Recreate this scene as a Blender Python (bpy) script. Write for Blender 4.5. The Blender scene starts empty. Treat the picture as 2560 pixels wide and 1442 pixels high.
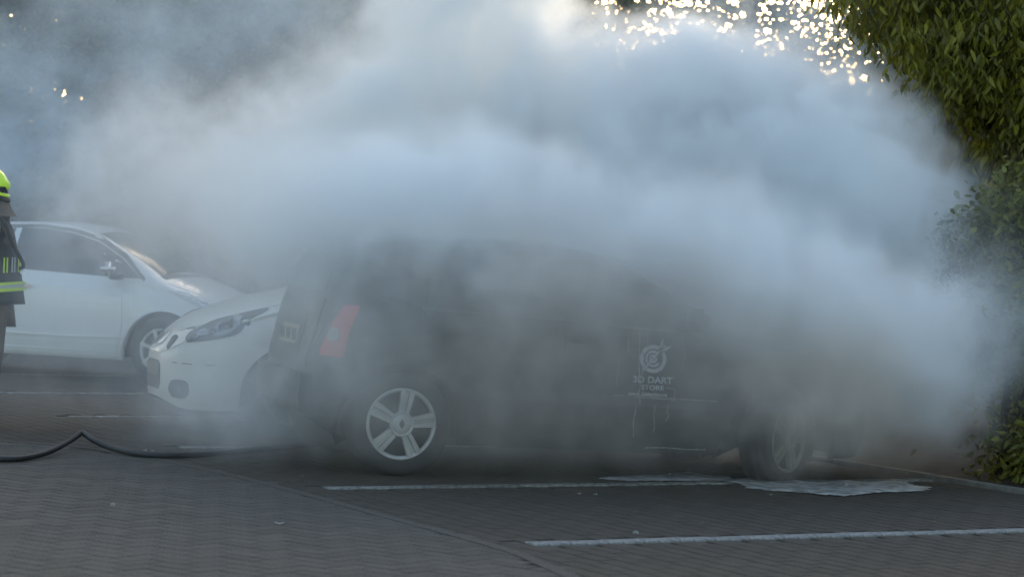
import bpy, bmesh, math, random
import numpy as np
from mathutils import Vector, Matrix, noise
from mathutils.bvhtree import BVHTree
random.seed(7); rng = np.random.default_rng(7)
S = bpy.context.scene
C = S.collection
R = math.radians

# ---------------------------------------------------------------- camera
FPX, CAMH, YH0, ROLL = 6000.0, 1.4, 616.0, 2.5
cd = bpy.data.cameras.new('camera'); cam = bpy.data.objects.new('camera', cd); C.objects.link(cam); S.camera = cam
cd.sensor_width = 36.0; cd.lens = 36.0 * FPX / 2560.0; cd.clip_end = 3000.0
PITCH = math.atan((721 - YH0) / FPX)
_f = Vector((0, math.cos(PITCH), -math.sin(PITCH)))
CROT = (_f.to_track_quat('-Z', 'Y').to_matrix() @ Matrix.Rotation(R(ROLL), 3, 'Z'))
cam.rotation_euler = CROT.to_euler(); cam.location = (0, 0, CAMH)
cd.dof.use_dof = True; cd.dof.focus_distance = 15.0; cd.dof.aperture_fstop = 2.8

# ---------------------------------------------------------------- sky, sun, exposure
SUN_EL, SUN_AZ = 9.0, 8.0        # azimuth clockwise from +Y (the view direction)
world = bpy.data.worlds.new("World"); S.world = world; world.use_nodes = True
wn = world.node_tree; bg = wn.nodes['Background']
sky = wn.nodes.new('ShaderNodeTexSky'); sky.sky_type = 'NISHITA'; sky.sun_disc = False
sky.sun_elevation = R(SUN_EL); sky.sun_rotation = R(SUN_AZ); sky.air_density = 1.0; sky.dust_density = 3.2; sky.ozone_density = 1.0
wn.links.new(sky.outputs[0], bg.inputs[0]); bg.inputs[1].default_value = 0.15
sl = bpy.data.lights.new('sun', 'SUN'); sl.energy = 2.0; sl.angle = R(0.5); sl.color = (1, .86, .68)
so = bpy.data.objects.new('sun', sl); C.objects.link(so)
sd = Vector((math.sin(R(SUN_AZ)) * math.cos(R(SUN_EL)), math.cos(R(SUN_AZ)) * math.cos(R(SUN_EL)), math.sin(R(SUN_EL))))
so.rotation_euler = sd.to_track_quat('Z', 'Y').to_euler()
S.view_settings.view_transform = 'Standard'; S.view_settings.look = 'None'
S.view_settings.exposure = 2.0; S.view_settings.gamma = 1.0; S.view_settings.use_curve_mapping = False
S.render.engine = 'CYCLES'
S.cycles.volume_bounces = 10; S.cycles.max_bounces = 12; S.cycles.diffuse_bounces = 3; S.cycles.transmission_bounces = 3
S.cycles.volume_step_rate = 5.0; S.cycles.volume_max_steps = 256
S.cycles.sample_clamp_indirect = 4.0
S.cycles.use_denoising = True

# ---------------------------------------------------------------- helpers
def ray(px, py):
    return CROT @ Vector(((px - 1280) / FPX, (721 - py) / FPX, -1.0))
def ground_at(px, py, z=0.0):
    r = ray(px, py); t = (z - CAMH) / r.z
    return Vector((r.x * t, r.y * t, z))
def at(px, py, Y):
    r = ray(px, py); t = Y / r.y
    return Vector((r.x * t, Y, CAMH + r.z * t))

def mat(name, col, rough=.6, metal=0, spec=.5, vary=0, vscale=8, bump=0, bscale=40, coat=0, island=0, col2=None, transl=0):
    m = bpy.data.materials.new(name); m.use_nodes = True; n = m.node_tree; N = n.nodes; L = n.links
    b = N['Principled BSDF']
    b.inputs['Roughness'].default_value = rough; b.inputs['Metallic'].default_value = metal
    b.inputs['Specular IOR Level'].default_value = spec; b.inputs['Coat Weight'].default_value = coat
    b.inputs['Base Color'].default_value = (*col, 1)
    src = None
    tc = N.new('ShaderNodeTexCoord')
    if vary or col2:
        nz = N.new('ShaderNodeTexNoise'); nz.inputs['Scale'].default_value = vscale; nz.inputs['Detail'].default_value = 6
        L.new(tc.outputs['Object'], nz.inputs['Vector'])
        mx = N.new('ShaderNodeMix'); mx.data_type = 'RGBA'
        c2 = col2 or tuple(c * (1 - vary) for c in col)
        mx.inputs[6].default_value = (*col, 1); mx.inputs[7].default_value = (*c2, 1)
        mr = N.new('ShaderNodeMapRange'); mr.inputs[1].default_value = .38; mr.inputs[2].default_value = .62
        L.new(nz.outputs[0], mr.inputs[0]); L.new(mr.outputs[0], mx.inputs[0])
        src = mx.outputs[2]; L.new(src, b.inputs['Base Color'])
    if island:
        g = N.new('ShaderNodeNewGeometry'); oi = N.new('ShaderNodeObjectInfo')
        ad = N.new('ShaderNodeMath'); ad.operation = 'ADD'; L.new(g.outputs['Random Per Island'], ad.inputs[0]); L.new(oi.outputs['Random'], ad.inputs[1])
        fr = N.new('ShaderNodeMath'); fr.operation = 'FRACT'; L.new(ad.outputs[0], fr.inputs[0])
        mr = N.new('ShaderNodeMapRange'); mr.inputs[3].default_value = 1 - island; mr.inputs[4].default_value = 1 + island
        L.new(fr.outputs[0], mr.inputs[0])
        hs = N.new('ShaderNodeHueSaturation'); hs.inputs['Color'].default_value = (*col, 1)
        if src: L.new(src, hs.inputs['Color'])
        L.new(mr.outputs[0], hs.inputs['Value']); L.new(hs.outputs[0], b.inputs['Base Color']); src = hs.outputs[0]
    if bump:
        nb = N.new('ShaderNodeTexNoise'); nb.inputs['Scale'].default_value = bscale; nb.inputs['Detail'].default_value = 4
        L.new(tc.outputs['Object'], nb.inputs['Vector'])
        bp = N.new('ShaderNodeBump'); bp.inputs['Strength'].default_value = bump; bp.inputs['Distance'].default_value = .01
        L.new(nb.outputs[0], bp.inputs['Height']); L.new(bp.outputs[0], b.inputs['Normal'])
    if transl:
        tr = N.new('ShaderNodeBsdfTranslucent'); tr.inputs[0].default_value = (col[0] * 1.6, col[1] * 1.5, col[2] * .8, 1)
        if src: L.new(src, tr.inputs[0])
        ms = N.new('ShaderNodeMixShader'); ms.inputs[0].default_value = transl
        o = N['Material Output']; L.new(b.outputs[0], ms.inputs[1]); L.new(tr.outputs[0], ms.inputs[2]); L.new(ms.outputs[0], o.inputs[0])
    return m

M = dict(
    road=mat('road_brick', (.132, .113, .095), .9, vary=.6, vscale=110, bump=1.0, bscale=260, island=.14),
    bay=mat('bay_brick', (.080, .062, .046), .88, vary=.55, vscale=110, bump=.9, bscale=260, island=.12),
    joint=mat('joint_sand', (.07, .060, .048), .95, vary=.4, vscale=20, bump=.4),
    worn=mat('worn_white_brick', (.24, .235, .22), .85, vary=.6, vscale=18, bump=.4, bscale=90, island=.25),
    white=mat('white_brick', (.28, .275, .265), .85, vary=.55, vscale=25, bump=.4, bscale=90, island=.1),
    kerb=mat('kerb_concrete', (.2, .19, .175), .85, vary=.3, vscale=12, bump=.4),
    black=mat('black_paint', (.012, .012, .013), .5, spec=.35, coat=.12, col2=(.03, .028, .026), vscale=5),
    plastic=mat('black_plastic', (.02, .02, .02), .6, bump=.15),
    trim=mat('grey_trim', (.05, .05, .05), .5),
    ivory=mat('white_paint', (.72, .73, .72), .3, coat=.6),
    cream=mat('cream_paint', (.76, .71, .62), .32, coat=.5, vary=.08, vscale=3),
    glass=mat('dark_glass', (.02, .025, .03), .08, spec=.7),
    soot=mat('sooty_glass', (.01, .01, .01), .35),
    chrome=mat('chrome', (.75, .75, .75), .18, metal=1),
    silver=mat('silver_cover', (.52, .52, .51), .42, metal=.35, vary=.25, vscale=14),
    grime=mat('grimy_silver', (.24, .215, .18), .5, metal=.25, vary=.3, vscale=14),
    tyre=mat('tyre_rubber', (.018, .018, .018), .85, bump=.3, bscale=60),
    well=mat('wheel_well', (.008, .008, .008), .95),
    red=mat('red_lens', (.60, .012, .018), .2, coat=.6),
    lens=mat('smoked_lens', (.36, .33, .34), .25, spec=.6),
    clear=mat('clear_lens', (.6, .6, .62), .1, spec=.7),
    lampin=mat('lamp_reflector', (.42, .43, .45), .25, metal=.7, vary=.4, vscale=12),
    plate=mat('plate_yellow', (.30, .25, .11), .5, vary=.2, vscale=10),
    shaded_plate=mat('plate_shaded', (.10, .09, .05), .5, vary=.2, vscale=10),  # darker copy of the yellow plate, shade painted into its colour
    ink=mat('plate_ink', (.01, .01, .012), .5),
    decal=mat('decal_vinyl', (.55, .55, .57), .6, vary=.35, vscale=20),
    drip=mat('foam_drip', (.38, .38, .38), .8, vary=.6, vscale=40),
    wet=mat('wet_paving', (.055, .045, .036), .55, vary=.4, vscale=9, bump=.8, bscale=120),
    foam=mat('foam', (.62, .62, .62), .3, col2=(.22, .21, .20), vscale=11, bump=.25, bscale=30),
    hose=mat('hose_rubber', (.014, .014, .015), .55, bump=.3, bscale=90),
    leaf_dark=mat('leaf_dark', (.045, .065, .02), .6, island=.5, transl=.35),
    leaf_olive=mat('leaf_olive', (.16, .15, .012), .5, island=.6, transl=.5),
    leaf_mid=mat('leaf_mid', (.15, .15, .02), .5, island=.6, transl=.45),
    bark=mat('bark', (.06, .045, .03), .9, vary=.5, vscale=10, bump=.8, bscale=20),
    hi=mat('helmet_yellow', (.60, .85, .03), .3, coat=.3),
    navy=mat('turnout_navy', (.022, .024, .034), .85, vary=.4, vscale=12, bump=.5, bscale=25),
    brown=mat('turnout_brown', (.16, .125, .10), .9, vary=.35, vscale=8, bump=.5, bscale=18),
    lime=mat('reflective_lime', (.55, .72, .05), .5),
    reflect=mat('reflective_silver', (.45, .47, .45), .35),
    skin=mat('skin', (.42, .26, .19), .5),
    boot=mat('boot_leather', (.015, .014, .014), .5),
    paper=mat('paper', (.5, .5, .48), .7),
    dryleaf=mat('dry_leaf', (.25, .13, .05), .7, vary=.4, vscale=60),
    soil=mat('soil', (.04, .032, .022), .95, vary=.5, vscale=5, bump=.8, bscale=12),
)

def tag(o, label=None, cat=None, group=None, kind=None):
    for k, v in (('label', label), ('category', cat), ('group', group), ('kind', kind)):
        if v: o[k] = v
    return o
def empty(name, loc, rz=0):
    o = bpy.data.objects.new(name, None); C.objects.link(o); o.location = loc; o.rotation_euler = (0, 0, rz); o.empty_display_size = .1; return o
def link(name, me, parent=None, m=None, smooth=False):
    o = bpy.data.objects.new(name, me); C.objects.link(o)
    if m is not None and not me.materials: me.materials.append(m)
    if parent is not None: o.parent = parent
    if smooth: me.polygons.foreach_set('use_smooth', [True] * len(me.polygons))
    return o
def from_bm(name, bm, m, parent=None, smooth=False):
    bmesh.ops.recalc_face_normals(bm, faces=bm.faces[:])
    me = bpy.data.meshes.new(name); bm.to_mesh(me); bm.free()
    return link(name, me, parent, m, smooth)
def bm_box(bm, c, s, rot=None, bev=0):
    r = bmesh.ops.create_cube(bm, size=1.0)
    vs = r['verts']
    for v in vs:
        p = Vector((v.co.x * s[0], v.co.y * s[1], v.co.z * s[2]))
        if rot is not None: p = rot @ p
        v.co = p + Vector(c)
    if bev:
        es = list({e for v in vs for e in v.link_edges})
        bmesh.ops.bevel(bm, geom=es, offset=bev, segments=2, affect='EDGES')
def bm_lathe(bm, prof, n=40, axis='y', a0=0, a1=2 * math.pi):
    """prof: (radius, offset along the axis)"""
    rings = []
    full = abs(a1 - a0 - 2 * math.pi) < 1e-6
    k = n if full else n + 1
    for i in range(k):
        a = a0 + (a1 - a0) * i / n
        ring = []
        for r, h in prof:
            co = (r * math.cos(a), h, r * math.sin(a)) if axis == 'y' else (r * math.cos(a), r * math.sin(a), h)
            ring.append(bm.verts.new(co))
        rings.append(ring)
    for i in range(n):
        A, B = rings[i], rings[(i + 1) % k]
        for j in range(len(prof) - 1):
            bm.faces.new((A[j], A[j + 1], B[j + 1], B[j]))
def bm_tube(bm, pts, rad, n=10, cap=True):
    pts = [Vector(p) for p in pts]; rings = []
    for i, p in enumerate(pts):
        t = (pts[min(i + 1, len(pts) - 1)] - pts[max(i - 1, 0)]).normalized()
        u = t.cross(Vector((0, 0, 1)))
        if u.length < 1e-3: u = Vector((1, 0, 0))
        u.normalize(); w = t.cross(u)
        r = rad[i] if isinstance(rad, (list, tuple)) else rad
        rings.append([bm.verts.new(p + (u * math.cos(2 * math.pi * k / n) + w * math.sin(2 * math.pi * k / n)) * r) for k in range(n)])
    for a, b in zip(rings, rings[1:]):
        for k in range(n): bm.faces.new((a[k], a[(k + 1) % n], b[(k + 1) % n], b[k]))
    if cap: bm.faces.new(rings[0]); bm.faces.new(rings[-1])
def catmull(P, sub):
    P = [Vector(p) for p in P]; out = []
    for i in range(len(P) - 1):
        p0 = P[max(i - 1, 0)]; p1 = P[i]; p2 = P[i + 1]; p3 = P[min(i + 2, len(P) - 1)]
        for k in range(sub):
            t = k / sub
            out.append(.5 * ((2 * p1) + (p2 - p0) * t + (2 * p0 - 5 * p1 + 4 * p2 - p3) * t * t + (3 * p1 - p0 - 3 * p2 + p3) * t ** 3))
    out.append(P[-1]); return out
def lerp_keys(keys, x):
    if x <= keys[0][0]: return keys[0][1]
    for (a, va), (b, vb) in zip(keys, keys[1:]):
        if x <= b:
            t = (x - a) / (b - a); return va + (vb - va) * t
    return keys[-1][1]
def smooth_keys(keys, x, w=.06):
    return sum(lerp_keys(keys, x + d * w) * q for d, q in ((-1, .2), (-.5, .2), (0, .2), (.5, .2), (1, .2)))

# ---------------------------------------------------------------- setting: ground, paving
def sheet(name, x0, x1, y0, y1, z, m, kind='structure'):
    me = bpy.data.meshes.new(name); me.from_pydata([(x0, y0, z), (x1, y0, z), (x1, y1, z), (x0, y1, z)], [], [(0, 1, 2, 3)])
    return tag(link(name, me, None, m), kind=kind)
gnd = sheet('ground', -600, 600, -300, 1200, -.016, M['joint'])

DIRL = R(30.0); U = Vector((math.cos(DIRL), math.sin(DIRL), 0)); W = Vector((-math.sin(DIRL), math.cos(DIRL), 0))
BOUND = [ground_at(*p) for p in ((1560, 1490), (1430, 1442), (1300, 1385), (1150, 1340), (1000, 1300), (800, 1245), (650, 1205), (500, 1170), (350, 1140), (150, 1112), (-150, 1090))]
BOUND = [BOUND[0] + Vector((.7, -1.8, 0))] + BOUND + [BOUND[-1] + Vector((-3, 1.2, 0))]
def is_road(x, y):
    """left of / nearer than the boundary curve"""
    bx = None
    for a, b in zip(BOUND, BOUND[1:]):
        lo, hi = min(a.x, b.x), max(a.x, b.x)
        if lo <= x <= hi and hi > lo:
            t = (x - a.x) / (b.x - a.x); return y < a.y + t * (b.y - a.y)
    return x < BOUND[-1].x
def brick_mesh(name, L_, W_, H_, m):
    bm = bmesh.new(); c = .004
    z1, z0 = 0, -H_
    for z, o in ((z0, 0), (z1 - c, 0), (z1, c)):
        for sx, sy in ((-1, -1), (1, -1), (1, 1), (-1, 1)): bm.verts.new((sx * (L_ / 2 - o), sy * (W_ / 2 - o), z))
    bm.verts.ensure_lookup_table(); v = bm.verts
    for k in (0, 4):
        for i in range(4): bm.faces.new((v[k + i], v[k + (i + 1) % 4], v[k + 4 + (i + 1) % 4], v[k + 4 + i]))
    bm.faces.new((v[8], v[9], v[10], v[11]))
    me = bpy.data.meshes.new(name); bm.to_mesh(me); bm.free(); me.materials.append(m); return me
bk_road = brick_mesh('brick', .203, .101, .05, M['road']); bk_bay = brick_mesh('brick', .203, .101, .05, M['bay']); bk_worn = brick_mesh('brick', .205, .1, .05, M['worn']); bk_white = brick_mesh('brick', .205, .1, .05, M['white'])
def lay(spots, me, parent, nsingle, joinedname, dz=.0):
    """spots: (x, y, angle); nearest to the view are separate bricks, the others joined"""
    def key(s):
        v = s[1] * s[1] + (0 if abs(s[0]) < .215 * s[1] + .1 and s[1] > 9.85 else 1e4); return v
    spots = sorted(spots, key=key)
    for x, y, a in spots[:nsingle]:
        o = bpy.data.objects.new('brick', me); C.objects.link(o); o.parent = parent
        o.location = (x, y, dz + random.uniform(-.0015, .0005)); o.rotation_euler = (random.gauss(0, .004), random.gauss(0, .003), a + random.gauss(0, .008))
    rest = spots[nsingle:]
    if not rest: return
    nv = len(me.vertices); base = np.empty(nv * 3); me.vertices.foreach_get('co', base); base = base.reshape(-1, 3)
    faces = [tuple(p.vertices) for p in me.polygons]
    V = np.empty((len(rest), nv, 3)); F = []
    for i, (x, y, a) in enumerate(rest):
        c, s = math.cos(a), math.sin(a); tx, ty = random.gauss(0, .004), random.gauss(0, .003)
        V[i, :, 0] = base[:, 0] * c - base[:, 1] * s + x; V[i, :, 1] = base[:, 0] * s + base[:, 1] * c + y
        V[i, :, 2] = base[:, 2] + dz + random.uniform(-.0015, .0005) + tx * base[:, 1] + ty * base[:, 0]
        F += [tuple(k + i * nv for k in f) for f in faces]
    mj = bpy.data.meshes.new(joinedname); mj.from_pydata(V.reshape(-1, 3).tolist(), [], F)
    tag(link(joinedname, mj, parent, me.materials[0]), kind='stuff')

LINES = [ground_at(1325, 1357)] + [None] * 5
for k in range(1, 6): LINES[k] = LINES[0] + (ground_at(820, 1218) - LINES[0]) * k
def on_line(x, y):
    for p in LINES:
        d = Vector((x, y, 0)) - p; a = d.dot(U); b = d.dot(W)
        if -.1 < a < 5.3 and abs(b) < .10: return True
    return False
# herringbone road in the foreground
road = sheet('road', -9, 1.6, 6, 17, -.012, M['joint'])
sp = []
a0 = R(52); cu, su = math.cos(a0), math.sin(a0); w = .105
for i in range(-110, 110):
    for j in range(-70, 70):
        # herringbone lattice: pairs of one lengthwise and one crosswise brick
        bx = (i * w) + j * 2 * w * 0; by = 0
        for kind in (0, 1):
            X = (i + j * 2) * w; Y = (i - j * 2) * w
            if kind == 0: lx, ly, an = X + w, Y + w / 2, 0
            else: lx, ly, an = X + w / 2 - w * 0, Y + 2 * w, math.pi / 2
            x = lx * cu - ly * su - 1.2; y = lx * su + ly * cu + 12
            if -4.2 < x < 1.6 and 8.6 < y < 17 and is_road(x, y - .05): sp.append((x, y, an + a0))
lay(sp, bk_road, road, 290, 'brick_paving')
# parking bays, courses laid across the bays
park = sheet('parking_area', -14, 14, 8, 34, -.008, M['joint'])
park.location.z = -.0
sp = []
for i in range(-60, 60):
    for j in range(-80, 120):
        p = Vector((.5, 14, 0)) + U * (j * .106) + W * ((i + .5 * (j % 2)) * .209)
        if -5.6 < p.x < 4.6 and 9.0 < p.y < 21.5 and not is_road(p.x, p.y + .03) and not on_line(p.x, p.y): sp.append((p.x, p.y, DIRL + math.pi / 2))
lay(sp, bk_bay, park, 290, 'brick_paving', dz=0)
# edging strip where the two pavings meet
bm = bmesh.new(); ed = catmull([b for b in BOUND], 6)
prev = None
for i, p in enumerate(ed):
    t = (ed[min(i + 1, len(ed) - 1)] - ed[max(i - 1, 0)]).normalized(); nrm = Vector((-t.y, t.x, 0))
    q = [bm.verts.new(p + nrm * .035 + Vector((0, 0, z))) for z in (-.02, .003)] + [bm.verts.new(p - nrm * .035 + Vector((0, 0, z))) for z in (.003, -.02)]
    if prev:
        for k in range(3): bm.faces.new((prev[k], prev[k + 1], q[k + 1], q[k]))
    prev = q
tag(from_bm('edging_strip', bm, M['road']), kind='structure')
# white brick lines
for k, p in enumerate(LINES):
    ln = empty('road_marking', (p.x, p.y, 0), DIRL); tag(ln, kind='structure')
    n = 25
    for i in range(n):
        o = bpy.data.objects.new('brick', bk_white if k == 0 else bk_worn); C.objects.link(o); o.parent = ln
        o.location = (.1 + i * .209, random.gauss(0, .0025), random.uniform(.0005, .003)); o.rotation_euler = (random.gauss(0, .006), random.gauss(0, .005), random.gauss(0, .012))
# kerb at the heads of the bays, planted strip behind it
K0 = ground_at(2450, 1218); kd = W
bm = bmesh.new()
kerb = empty('kerb', (K0.x, K0.y, 0), math.atan2(kd.y, kd.x)); tag(kerb, kind='structure')
bm_box(bm, (0, 0, .01), (.98, .10, .10), bev=.008); kme = bpy.data.meshes.new('kerb_stone'); bm.to_mesh(kme); bm.free(); kme.materials.append(M['kerb'])
for i in range(-5, 16):
    o = bpy.data.objects.new('kerb_stone', kme); C.objects.link(o); o.parent = kerb; o.location = (i * 1.0, -.05, random.uniform(-.004, .004) - .03)
bm = bmesh.new()
NX = 60
rows = []
for i in range(-6, 17):
    rr = []
    for j in range(0, 14):
        p = K0 + kd * i * 1.0 + U * (.06 + j * .7)
        h = .0 if j == 0 else .06 + .12 * noise.noise(p * .6) + .02 * j
        rr.append(bm.verts.new((p.x, p.y, h)))
    rows.append(rr)
for a, b in zip(rows, rows[1:]):
    for j in range(13): bm.faces.new((a[j], a[j + 1], b[j + 1], b[j]))
tag(from_bm('planting_bed', bm, M['soil'], smooth=True), kind='structure')

# foam and water on the paving under the front wheel
def blob_sheet(name, outline_px, z, m, label, cat, h=.012, fr=14):
    P = [ground_at(x, y) for x, y in outline_px]
    c = sum(P, Vector()) / len(P); P = catmull(P + [P[0]], fr)[:-1]
    bm = bmesh.new(); rings = []
    for f, hh in ((1, 0), (.97, h * .5), (.85, h * .9), (.6, h), (.3, h)):
        ring = []
        for i, p in enumerate(P):
            q = c + (p - c) * (f + ((.05 * noise.noise(p * 5 + Vector((0, 0, f))) + .09 * noise.noise(p * 17) + .07 * noise.noise(p * 45)) if f > .5 else 0))
            ring.append(bm.verts.new((q.x, q.y, z + hh * (1 + .7 * noise.noise(q * 4)))))
        rings.append(ring)
    for a, b in zip(rings, rings[1:]):
        for i in range(len(a)): bm.faces.new((a[i], a[(i + 1) % len(a)], b[(i + 1) % len(a)], b[i]))
    bm.faces.new(rings[-1])
    return tag(from_bm(name, bm, m, smooth=True), label, cat)
blob_sheet('foam_puddle', [(1800, 1200), (1850, 1212), (1880, 1222), (1960, 1230), (2060, 1237), (2110, 1240), (2200, 1233), (2320, 1226), (2290, 1214), (2240, 1204), (2200, 1211), (2120, 1203), (2040, 1207), (1960, 1199), (1880, 1196)],
           .006, M['foam'], 'pale grey puddle of extinguishing foam spread below the steered front wheel of the black car', 'puddle', .006)
blob_sheet('foam_puddle', [(1490, 1198), (1560, 1203), (1680, 1203), (1800, 1202), (1830, 1194), (1780, 1189), (1720, 1181), (1670, 1180), (1690, 1187), (1620, 1190), (1540, 1192)],
           .006, M['foam'], 'thin streak of pale foam on the paving along the sill of the black car', 'puddle', .004)

# ---------------------------------------------------------------- cars
class Car:
    def __init__(s, name, loc, heading, spec, paint, label, cat='car', group=None, pitch=0):
        s.root = empty(name, loc, heading); s.root.rotation_euler = (0, pitch, heading)
        tag(s.root, label, cat, group); s.sp = spec; s.paint = paint
        s.make_body()
    def section(s, x):
        q = s.sp
        if x > 0: x = x / q.get('fs', 1)
        zt = smooth_keys(q['top'], x, .05); zb = smooth_keys(q['belt'], x); hw = smooth_keys(q['hw'], x, .03); zs = smooth_keys(q['sill'], x)
        zb = min(zb, zt - .03); zr = max(zb + .02, zt - .075)
        tum = q.get('tumble', .38)
        y5 = max(.1, hw - .055 - (zr - zb) * tum)
        mid = (zs + zb) / 2
        P = [(hw - .07, zs), (hw - .012, zs + (zb - zs) * .22), (hw, mid), (hw - .012, zb - (zb - zs) * .16), (hw - .05, zb), (y5, zr), (y5 * .62, zt - .018), (0, zt)]
        return P
    def make_body(s):
        q = s.sp; x0, x1 = q['x']; xs = []
        n = 96
        for i in range(n + 1):
            t = i / n; t = .5 - .5 * math.cos(math.pi * t) if False else t
            xs.append(x0 + (x1 - x0) * t)
        xs = sorted(set(xs + [x0 + .01, x0 + .03, x0 + .06, x1 - .01, x1 - .03, x1 - .06]))
        bm = bmesh.new(); full = bmesh.new(); rows = []; frows = []
        for x in xs:
            P = catmull([(x, y, z) for y, z in s.section(x)], 4)
            row = [Vector((p.x, -p.y, p.z)) for p in P][:-1] + [P[-1]] + [Vector(p) for p in P[:-1]][::-1]
            frows.append([full.verts.new(p) for p in row])
            rr = []
            for p in row:
                z = p.z
                for wx in q['wheels']:
                    d = x - wx; Ra = q['arch']
                    if abs(d) < Ra and abs(p.y) > .45:
                        z = max(z, min(q['wr'] + math.sqrt(Ra * Ra - d * d), 1.2)) if p.z < 0.8 else z
                rr.append(bm.verts.new((p.x, p.y, z)))
            rows.append(rr)
        for b_, rws in ((bm, rows), (full, frows)):
            for a, b in zip(rws, rws[1:]):
                for j in range(len(a) - 1): b_.faces.new((a[j], a[j + 1], b[j + 1], b[j]))
            b_.faces.new(rws[0]); b_.faces.new(rws[-1][::-1])
        bmesh.ops.recalc_face_normals(full, faces=full.faces[:])
        s.bvh = BVHTree.FromBMesh(full); full.free()
        bmesh.ops.remove_doubles(bm, verts=bm.verts, dist=1e-4)
        s.body = from_bm('body', bm, s.paint, s.root, True)
        # dark underside and wheel housings
        bm = bmesh.new()
        bm_box(bm, ((x0 + x1) / 2, 0, .34), (x1 - x0 - .9, 1.25, .2))
        for wx in q['wheels']:
            for sgn in (-1, 1):
                b2 = bmesh.new(); bm_lathe(b2, [(q['arch'] + .004, -.13), (q['arch'] + .004, .13), (.02, .13)], 28, 'y')
                for v in b2.verts: v.co = Vector((v.co.x + wx, sgn * -v.co.y * -1 * -1 if False else 0, 0)) + Vector((0, sgn * (s.halfw(wx) - .16) - sgn * v.co.y, v.co.z + q['wr']))
                for f in [f for f in b2.faces if f.calc_center_median().z < .24]: b2.faces.remove(f)
                me = bpy.data.meshes.new('x'); b2.to_mesh(me); b2.free(); bm.from_mesh(me); bpy.data.meshes.remove(me)
        from_bm('underbody', bm, M['well'], s.root)
    def halfw(s, x): return smooth_keys(s.sp['hw'], x / (s.sp.get('fs', 1) if x > 0 else 1), .03)
    def patch(s, name, poly, view, m, off=.005, th=.012, step=.06, parent=None, sub=1, smooth=True):
        """a panel whose outline is given in one view and which lies on the body; view: 'R','L' (x,z), 'F','B' (y,z), 'T' (x,y)"""
        if sub > 1: poly = [tuple(p)[:2] for p in catmull([(a, b, 0) for a, b in poly] + [(poly[0][0], poly[0][1], 0)], sub)[:-1]]
        if view in ('R', 'L', 'T'): poly = [(a * s.sp.get('fs', 1) if a > 0 else a, b) for a, b in poly]
        bm = bmesh.new(); f = bm.faces.new([bm.verts.new((a, b, 0)) for a, b in poly])
        a_ = [p[0] for p in poly]; b_ = [p[1] for p in poly]
        for ax, lo, hi in ((0, min(a_), max(a_)), (1, min(b_), max(b_))):
            k = max(1, int((hi - lo) / step))
            for i in range(1, k):
                c = lo + (hi - lo) * i / k; co = (c, 0, 0) if ax == 0 else (0, c, 0); no = (1, 0, 0) if ax == 0 else (0, 1, 0)
                bmesh.ops.bisect_plane(bm, geom=bm.verts[:] + bm.edges[:] + bm.faces[:], plane_co=co, plane_no=no)
        bmesh.ops.triangulate(bm, faces=bm.faces[:])
        for v in bm.verts:
            a, b = v.co.x, v.co.y
            if view in ('R', 'L'):
                sg = -1 if view == 'R' else 1; o = Vector((a, sg * 3, b)); d = Vector((0, -sg, 0))
            elif view in ('F', 'B'):
                sg = 1 if view == 'F' else -1; o = Vector((sg * 5, a, b)); d = Vector((-sg, 0, 0))
            elif view == 'T': o = Vector((a, b, 4)); d = Vector((0, 0, -1))
            else: o = Vector(view[0]) + Vector(view[1]) * a + Vector(view[2]) * b; d = Vector(view[3])
            h, nrm, _, _ = s.bvh.ray_cast(o, d)
            if h is None:
                h, nrm, _, _ = s.bvh.find_nearest(o + d * 2)
            if nrm.dot(d) > 0: nrm = -nrm
            v.co = h + nrm * off
        bmesh.ops.recalc_face_normals(bm, faces=bm.faces[:])
        fs = bm.faces[:]
        out = sum((f.normal.dot(f.calc_center_median() - Vector((0, 0, .7))) for f in fs))
        if out < 0: bmesh.ops.reverse_faces(bm, faces=fs)
        bmesh.ops.solidify(bm, geom=bm.faces[:], thickness=th)
        me = bpy.data.meshes.new(name); bm.to_mesh(me); bm.free()
        return link(name, me, parent or s.root, m, smooth and False)
    def strip(s, name, pts, view, wdt, m, off=.006, parent=None, th=.01):
        """a narrow band along a line in one view"""
        up, dn = [], []
        for i, p in enumerate(pts):
            a = Vector(pts[max(i - 1, 0)]); b = Vector(pts[min(i + 1, len(pts) - 1)]); t = (b - a).normalized(); n = Vector((-t.y, t.x))
            up.append(tuple(Vector(p) + n * wdt / 2)); dn.append(tuple(Vector(p) - n * wdt / 2))
        return s.patch(name, up + dn[::-1], view, m, off, th, .15, parent)

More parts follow.
